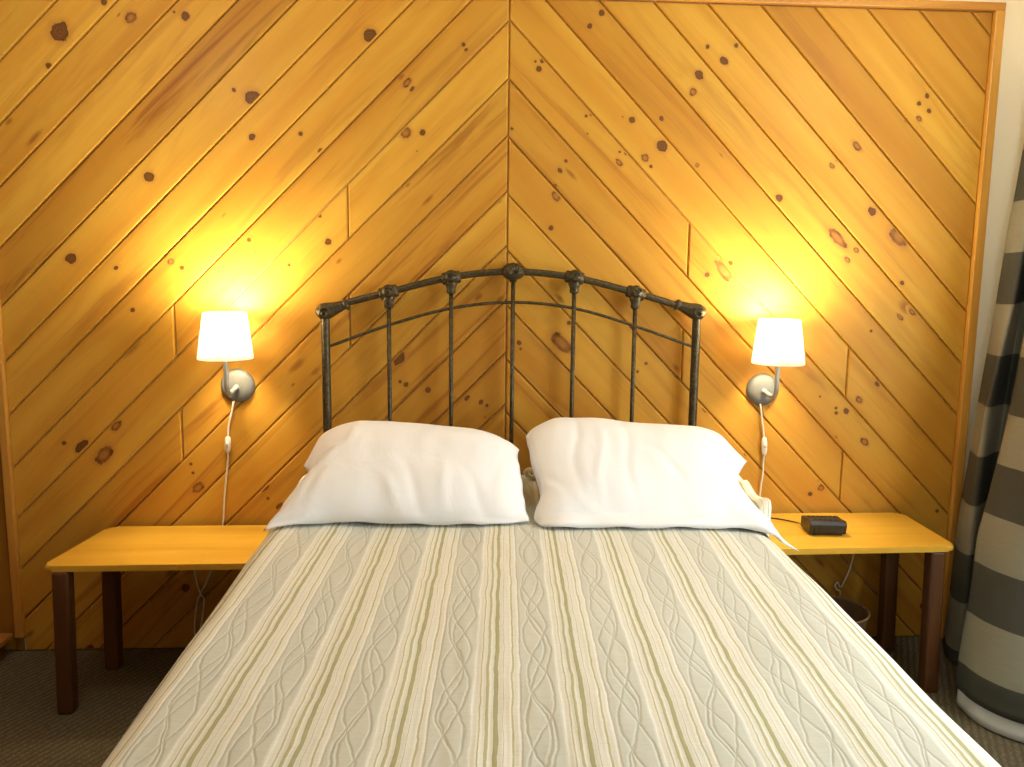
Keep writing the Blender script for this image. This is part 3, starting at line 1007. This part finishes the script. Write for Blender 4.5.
def side_table(label, corners, z, legs, lw, loc):
    t = thing('side_table', label, 'table', loc, 'low pine tables either side of the bed')
    bm = bmesh.new()
    slab(bm, corners, z - .022, z)
    finish(bm, 'tabletop', M_table, t)
    for lx, ly in legs:
        bm = bmesh.new()
        h = lw / 2
        add_box(bm, lx - h, lx + h, ly - h, ly + h, 0, z - .022, .010, 3)
        for v in bm.verts:
            v.co.y -= .03 * (1 - v.co.z / z)
        lg = finish(bm, 'leg', M_leg, t)
    return t
side_table('honey pine side table left of the bed, with nothing on it', [(-1.662, -.478), (-.872, -.468), (-.872, -.026), (-1.612, -.030)], .542,
           [(-1.600, -.452), (-1.572, -.125), (-.935, -.41), (-.935, -.085)], .057, (-1.25, -.25, 0))
side_table('honey pine side table right of the bed, under the clock radio', [(.905, -.474), (1.676, -.456), (1.692, -.026), (.905, -.026)], .577,
           [(1.610, -.425), (1.620, -.085), (.955, -.42), (.955, -.085)], .057, (1.28, -.25, 0))

# ------------------------------------------------------------------ wall lamps
def wall_lamp(label, x, z, cord_paths, sw, tilt, wire):
    t = thing('wall_lamp', label, 'lamp', (x, -0.001, z), 'lit wall lamps either side of the headboard')
    sx = -1 if x < 0 else 1
    bm = bmesh.new()
    add_lathe(bm, [(.001, .024), (.018, .0235), (.038, .0215), (.054, .0175), (.064, .011), (.0685, .002), (.0685, -.0005), (.001, -.0005)], (x, 0, z), 'Y', 40)
    finish(bm, 'wall_plate', M_nickel, t, smooth=True)
    zs = z + .126                                    # lower rim of the shade
    bm = bmesh.new()
    P = catmull([(x, -.018, z - .004), (x, -.06, z - .009), (x, -.105, z - .013), (x, -.138, z - .006), (x, -.155, z + .018), (x, -.158, z + .06), (x, -.158, zs + .018)], 7)
    add_tube(bm, P, [.012] * 3 + [.0092] * (len(P) - 3), 12)
    finish(bm, 'arm', M_pale, t, smooth=True)
    bm = bmesh.new()                                 # bulb holder with its cap
    add_lathe(bm, [(.010, zs + .005), (.017, zs + .010), (.019, zs + .045), (.016, zs + .05)], (x, -.158, 0), 'Z', 20)
    finish(bm, 'bulb_holder', M_cord, t, smooth=True)
    bm = bmesh.new()
    add_lathe(bm, [(.012, zs + .050), (.016, zs + .062), (.026, zs + .085), (.028, zs + .10), (.022, zs + .118), (.008, zs + .127), (.001, zs + .128)], (x, -.158, 0), 'Z', 20)
    finish(bm, 'bulb', M_bulb, t, smooth=True)
    bm = bmesh.new()                                 # open drum shade with rolled rims
    R0, R1, H = .1015, .0795, .176
    prof = [(R0, zs), (R0 + .0015, zs + .003), (R1 + .001, zs + H - .003), (R1, zs + H), (R1 - .002, zs + H - .001), (R0 - .003, zs + .003), (R0, zs)]
    add_lathe(bm, prof, (x, -.158, 0), 'Z', 56, closed_ends=False)
    bmesh.ops.remove_doubles(bm, verts=bm.verts[:], dist=.0003)
    for v in bm.verts:
        d = v.co - Vector((x, -.158, zs))
        v.co.x += d.z * tilt
    sh = finish(bm, 'lamp_shade', M_shade, t, smooth=True)
    bm = bmesh.new()                                 # wire spider that carries the shade
    for k in range(3):
        a = k * 2 * pi / 3 + .5
        add_tube(bm, [(x + .015 * cos(a), -.158 + .015 * sin(a), zs + .048), (x + .104 * cos(a), -.158 + .104 * sin(a), zs + .010)], .0018, 6)
    finish(bm, 'shade_ring', M_nickel, sh, smooth=True)
    bm = bmesh.new()
    for path in cord_paths:
        add_tube(bm, catmull(path, 8), wire, 8)
    cd = finish(bm, 'cord', M_cord, t, smooth=True)
    bm = bmesh.new()                                 # inline switch
    (sx0, sy0, sz0), (sx1, sy1, sz1) = sw
    a, b = Vector((sx0, sy0, sz0)), Vector((sx1, sy1, sz1))
    add_tube(bm, [a, a.lerp(b, .08), a.lerp(b, .25), a.lerp(b, .75), a.lerp(b, .92), b], [.005, .010, .0125, .0125, .010, .005], 12, flat=.8)
    mid = a.lerp(b, .42)
    add_tube(bm, [mid + Vector((0, -.008, .010)), mid + Vector((0, -.0125, .004)), mid + Vector((0, -.0125, -.004)), mid + Vector((0, -.008, -.010))], [.003, .006, .006, .003], 8)
    finish(bm, 'cord_switch', M_cord, cd, smooth=True)
    lt = bpy.data.lights.new('lamp_light', 'POINT')
    lt.energy = LAMP_W
    lt.color = (1.0, .84, .53)
    lt.shadow_soft_size = .05
    lo = bpy.data.objects.new('lamp_light', lt)
    COL.objects.link(lo)
    lo.location = (x, -.158, zs + .148)
    return t
LAMP_W = 50.0
FILL_W = 16.5
wall_lamp('lit wall lamp left of the headboard, white shade on a grey round plate', -1.090, 1.116,
          [[(-1.100, -.006, 1.060), (-1.108, -.012, 1.045), (-1.114, -.012, 1.015), (-1.129, -.012, .957), (-1.133, -.012, .905)],
           [(-1.136, -.012, .845), (-1.138, -.012, .810), (-1.147, -.012, .735), (-1.158, -.012, .645), (-1.165, -.012, .56), (-1.185, -.012, .46), (-1.214, -.012, .364), (-1.245, -.012, .291), (-1.267, -.014, .248), (-1.285, -.012, .205), (-1.299, -.012, .10), (-1.296, -.012, .045), (-1.284, -.012, .045), (-1.274, -.012, .10), (-1.262, -.012, .165), (-1.256, -.012, .222), (-1.267, -.018, .248), (-1.282, -.012, .292), (-1.291, -.012, .365), (-1.292, -.012, .44)]],
          ((-1.133, -.014, .910), (-1.137, -.014, .842)), .02, .0038)
wall_lamp('lit wall lamp right of the headboard, white shade on a grey round plate', 1.064, 1.106,
          [[(1.052, -.006, 1.052), (1.056, -.012, 1.040), (1.066, -.012, .986), (1.076, -.012, .930), (1.080, -.012, .899)],
           [(1.084, -.012, .828), (1.083, -.012, .790), (1.083, -.012, .741), (1.078, -.012, .690), (1.081, -.012, .62), (1.13, -.012, .52), (1.30, -.012, .46), (1.46, -.012, .44), (1.502, -.012, .40), (1.492, -.012, .326), (1.473, -.012, .272), (1.455, -.012, .240), (1.440, -.014, .262), (1.431, -.012, .246), (1.440, -.012, .228), (1.452, -.016, .222), (1.456, -.012, .197)]],
          ((1.080, -.014, .905), (1.084, -.014, .826)), -.02, .0036)

# ------------------------------------------------------------------ clock radio
clock = thing('clock_radio', 'small black clock radio on the right side table', 'clock', (1.238, -.275, .577))
ca = radians(-4)
def clk(p):
    x, y, z = p
    return Vector((1.238 + x * cos(ca) - y * sin(ca), -.275 + x * sin(ca) + y * cos(ca), .577 + z))
def poly_body(bm, prof, x0, x1, bev):
    lo = [bm.verts.new((x0, y, z)) for y, z in prof]
    hi = [bm.verts.new((x1, y, z)) for y, z in prof]
    bm.faces.new(lo)
    bm.faces.new(hi[::-1])
    for i in range(len(prof)):
        j = (i + 1) % len(prof)
        bm.faces.new((lo[i], hi[i], hi[j], lo[j]))
    bmesh.ops.recalc_face_normals(bm, faces=bm.faces[:])
    bmesh.ops.bevel(bm, geom=bm.edges[:], offset=bev, segments=3, affect='EDGES', profile=.6)
bm = bmesh.new()
poly_body(bm, [(-.050, .006), (-.058, .047), (-.045, .059), (.050, .052), (.055, .006)], -.072, .072, .006)
for fx in (-.05, .05):
    for fy in (-.038, .038):
        add_box(bm, fx - .008, fx + .008, fy - .008, fy + .008, 0, .008, .001, 1)
for v in bm.verts:
    v.co = clk(v.co)
finish(bm, 'case', M_black, clock)
bm = bmesh.new()
add_box(bm, -.056, .056, -.0575, -.050, .014, .040, .002, 2)
for v in bm.verts:
    v.co = clk(v.co)
finish(bm, 'display_window', M_gloss, clock)
for k in range(5):
    bm = bmesh.new()
    add_box(bm, -.046 + k * .020, -.032 + k * .020, -.030, -.018, .056, .0610, .0015, 2)
    for v in bm.verts:
        v.co = clk(v.co)
    finish(bm, 'button', M_black, clock)
bm = bmesh.new()
for k in range(7):
    add_box(bm, -.052 + k * .017, -.040 + k * .017, .005, .034, .0525, .0565, .001, 1)
for v in bm.verts:
    v.co = clk(v.co)
finish(bm, 'speaker_grille', M_black, clock)
bm = bmesh.new()
add_tube(bm, catmull([clk((-.055, .052, .012)), (1.165, -.160, .5825), (1.12, -.115, .581), (1.06, -.085, .581), (1.00, -.055, .581)], 8), .0026, 8)
finish(bm, 'cord', M_black, clock, smooth=True)

# ------------------------------------------------------------------ waste bin under the right table
wb = thing('waste_bin', 'round brown waste bin on the carpet under the right side table', 'bin', (1.300, -.27, 0))
bm = bmesh.new()
add_lathe(bm, [(.001, .002), (.095, .002), (.100, .010), (.136, .252), (.131, .252), (.096, .014), (.001, .012)], (1.300, -.27, 0), 'Z', 40, closed_ends=False)
bmesh.ops.remove_doubles(bm, verts=bm.verts[:], dist=.0015)
finish(bm, 'body', M_bin, wb, smooth=True)
bm = bmesh.new()
add_tube(bm, [(1.300 + .137 * cos(2 * pi * i / 48), -.27 + .137 * sin(2 * pi * i / 48), .254) for i in range(49)], .0042, 8)
finish(bm, 'rim', M_binrim, wb, smooth=True)

# ------------------------------------------------------------------ low wooden platform at the left
pf = thing('platform', 'low honey wood ledge at the floor, left of the corner trim', 'ledge', (-2.32, -.5, 0))
bm = bmesh.new()
add_box(bm, XL + .005, -2.012, -1.05, -.048, .078, .104, .006, 2)
finish(bm, 'top_board', M_side, pf)
bm = bmesh.new()
add_box(bm, XL + .005, -2.045, -1.02, -.055, 0.0, .078, .003, 1)
finish(bm, 'plinth', M_leg, pf)

# ------------------------------------------------------------------ curtain
LEV = [-.10, .05, .57, 1.05, 1.5, 2.1, 2.36]
KEY = [  # plan position of each fold line at every level, far edge first; last number 0 far .. 1 near
    ([(1.885, -.10), (1.887, -.10), (1.904, -.10), (1.943, -.10), (1.984, -.10), (2.035, -.10), (2.05, -.10)], 0),
    ([(1.838, -.20), (1.842, -.20), (1.868, -.19), (1.915, -.18), (1.962, -.17), (2.02, -.17), (2.04, -.16)], 0),
    ([(1.850, -.28), (1.852, -.28), (1.872, -.25), (1.902, -.225), (1.968, -.23), (2.025, -.22), (2.04, -.21)], .1),
    ([(1.98, -.17), (1.98, -.17), (1.99, -.16), (2.02, -.15), (2.05, -.15), (2.085, -.15), (2.09, -.15)], .3),
    ([(1.93, -.36), (1.93, -.36), (1.95, -.31), (1.99, -.26), (2.03, -.25), (2.065, -.25), (2.075, -.25)], .6),
    ([(1.685, -.52), (1.690, -.52), (1.775, -.44), (1.905, -.35), (1.970, -.33), (2.01, -.32), (2.03, -.31)], .9),
    ([(1.645, -.62), (1.652, -.61), (1.752, -.50), (1.878, -.41), (1.945, -.38), (1.99, -.36), (2.01, -.35)], 1),
    ([(1.660, -.74), (1.668, -.73), (1.766, -.60), (1.886, -.49), (1.950, -.45), (1.99, -.42), (2.01, -.41)], 1),
    ([(1.740, -.84), (1.745, -.83), (1.82, -.70), (1.88, -.58), (1.95, -.53), (2.02, -.48), (2.04, -.47)], 1),
    ([(1.90, -.88), (1.90, -.87), (1.96, -.76), (2.00, -.66), (2.04, -.60), (2.08, -.55), (2.09, -.53)], 1),
    ([(1.93, -1.00), (1.93, -1.00), (1.95, -.88), (1.98, -.76), (2.01, -.68), (2.04, -.62), (2.05, -.60)], 1),
    ([(2.06, -1.08), (2.06, -1.07), (2.07, -.96), (2.08, -.84), (2.09, -.76), (2.09, -.70), (2.10, -.68)], 1),
]
def lerp_lev(vals, w):
    for i in range(len(LEV) - 1):
        if w <= LEV[i + 1] or i == len(LEV) - 2:
            t = (w - LEV[i]) / (LEV[i + 1] - LEV[i])
            a, b = vals[i], vals[i + 1]
            return (a[0] + (b[0] - a[0]) * t, a[1] + (b[1] - a[1]) * t)
def curtain_sheet(w0, w1, nW, keys, inset_n=0.0, zfun=None):
    bm = bmesh.new()
    uvl = bm.loops.layers.uv.new('cloth')
    grid = []
    for j in range(nW + 1):
        w = w0 + (w1 - w0) * j / nW
        pts = []
        for vals, f in keys:
            x, y = lerp_lev(vals, w)
            pts.append((x, y, f))
        C_ = catmull(pts, 9)
        row = []
        s = 0
        for i, p in enumerate(C_):
            if i:
                s += (Vector((p.x, p.y)) - Vector((C_[i - 1].x, C_[i - 1].y))).length
            f = min(1, max(0, p.z))
            z = zfun(w, f)
            tn = Vector((C_[min(i + 1, len(C_) - 1)].x - C_[max(i - 1, 0)].x, C_[min(i + 1, len(C_) - 1)].y - C_[max(i - 1, 0)].y, 0)).normalized()
            nn = Vector((-tn.y, tn.x, 0))
            rip = .004 * noise.noise(Vector((s * 9, w * 2.0, 3)))
            row.append((bm.verts.new(Vector((p.x, p.y, z)) + nn * (rip + inset_n)), s, w))
        grid.append(row)
    for j in range(nW):
        for i in range(len(grid[0]) - 1):
            q = (grid[j][i], grid[j + 1][i], grid[j + 1][i + 1], grid[j][i + 1])
            f = bm.faces.new([a[0] for a in q])
            for l, a in zip(f.loops, q):
                l[uvl].uv = (a[1], a[2])
    return bm
def zmap(w, f):
    zf = max(w, .010 + .02 * (w + .1))
    zn = .172 + (w - .051) * .875
    if w > 1.05:
        zn = 1.046 + (w - 1.05) * 1.08
        zf = w + (w - 1.05) * .0
    return zf * (1 - f) + zn * f
cur = thing('curtain', 'taupe and charcoal banded curtain hanging at the right edge', 'curtain', (1.95, -.5, 0))
o = finish(curtain_sheet(-.058, 2.36, 90, KEY, 0, zmap), 'curtain_panel', M_curtain, cur, smooth=True, recalc=False)
m_ = o.modifiers.new('thick', 'SOLIDIFY'); m_.thickness = .004
o = finish(curtain_sheet(-.10, .26, 14, KEY[4:], .010, lambda w, f: .006 + (w + .10) * .96 + .012 * (1 - f)), 'lining', M_lining, cur, smooth=True, recalc=False)
o['label'] = 'white lining showing below the hem'
m_ = o.modifiers.new('thick', 'SOLIDIFY'); m_.thickness = .003
bm = bmesh.new()
add_tube(bm, [(2.075, -.03, 2.42), (2.075, -3.3, 2.42)], .012, 12)
for y in (-.12, -3.2):
    add_tube(bm, [(2.075, y, 2.42), (XR, y, 2.42)], .008, 8)
rod = finish(bm, 'curtain_rod', M_iron, cur, smooth=True)
for k in range(8):
    y = -.12 - k * .075
    bm = bmesh.new()
    add_tube(bm, [(2.075 + .02 * cos(a), y, 2.408 + .024 * sin(a)) for a in [2 * pi * i / 20 for i in range(21)]], .002, 6)
    finish(bm, 'curtain_ring', M_iron, rod, smooth=True)

# ------------------------------------------------------------------ light
def area_light(name, loc, rot, sx, sy, e, col):
    l = bpy.data.lights.new(name, 'AREA')
    l.shape = 'RECTANGLE'
    l.size, l.size_y = sx, sy
    l.energy = e
    l.color = col
    o = bpy.data.objects.new(name, l)
    COL.objects.link(o)
    o.location = loc
    o.rotation_euler = rot
    return o
# daylight through the window of the right wall
area_light('window_daylight', (XR + .09, (WY0 + WY1) / 2, (WZ0 + WZ1) / 2), (0, radians(90), 0), WZ1 - WZ0, WY1 - WY0, 88, (.82, .93, 1.0))
# two added fill lights without fixtures, high near the back wall, out of view
for lx in (-1.35, 1.35):
    l = bpy.data.lights.new('fill_light', 'POINT')
    l.energy = FILL_W * (1.16 if lx > 0 else .93)
    l.color = (.97, .98, 1.0)
    l.shadow_soft_size = .14
    o = bpy.data.objects.new('fill_light', l)
    COL.objects.link(o)
    o.location = (lx + (.22 if lx > 0 else 0), -1.1, 2.5)
w = bpy.data.worlds.new('World')
SC.world = w
w.use_nodes = True
w.node_tree.nodes['Background'].inputs[0].default_value = (.9, .95, 1, 1)
w.node_tree.nodes['Background'].inputs[1].default_value = .4

# ------------------------------------------------------------------ camera
cam = bpy.data.cameras.new('camera')
cam.sensor_width = 36.0
cam.lens = 820.0 / 1024.0 * 36.0
co = bpy.data.objects.new('camera', cam)
COL.objects.link(co)
p_, y_, r_ = radians(8.0), radians(3.45), radians(.65)
fwd = Vector((sin(y_) * cos(p_), cos(y_) * cos(p_), -sin(p_)))
right = Vector((cos(y_), -sin(y_), 0))
up = right.cross(fwd)
r2 = right * cos(r_) + up * sin(r_)
u2 = -right * sin(r_) + up * cos(r_)
mw = Matrix((r2, u2, -fwd)).transposed().to_4x4()
mw.translation = Vector((-.185, -3.328, 1.596))
co.matrix_world = mw
SC.camera = co

vs = SC.view_settings
vs.view_transform = 'Standard'
vs.look = 'None'
vs.gamma = 1
vs.use_curve_mapping = False
vs.exposure = -0.2
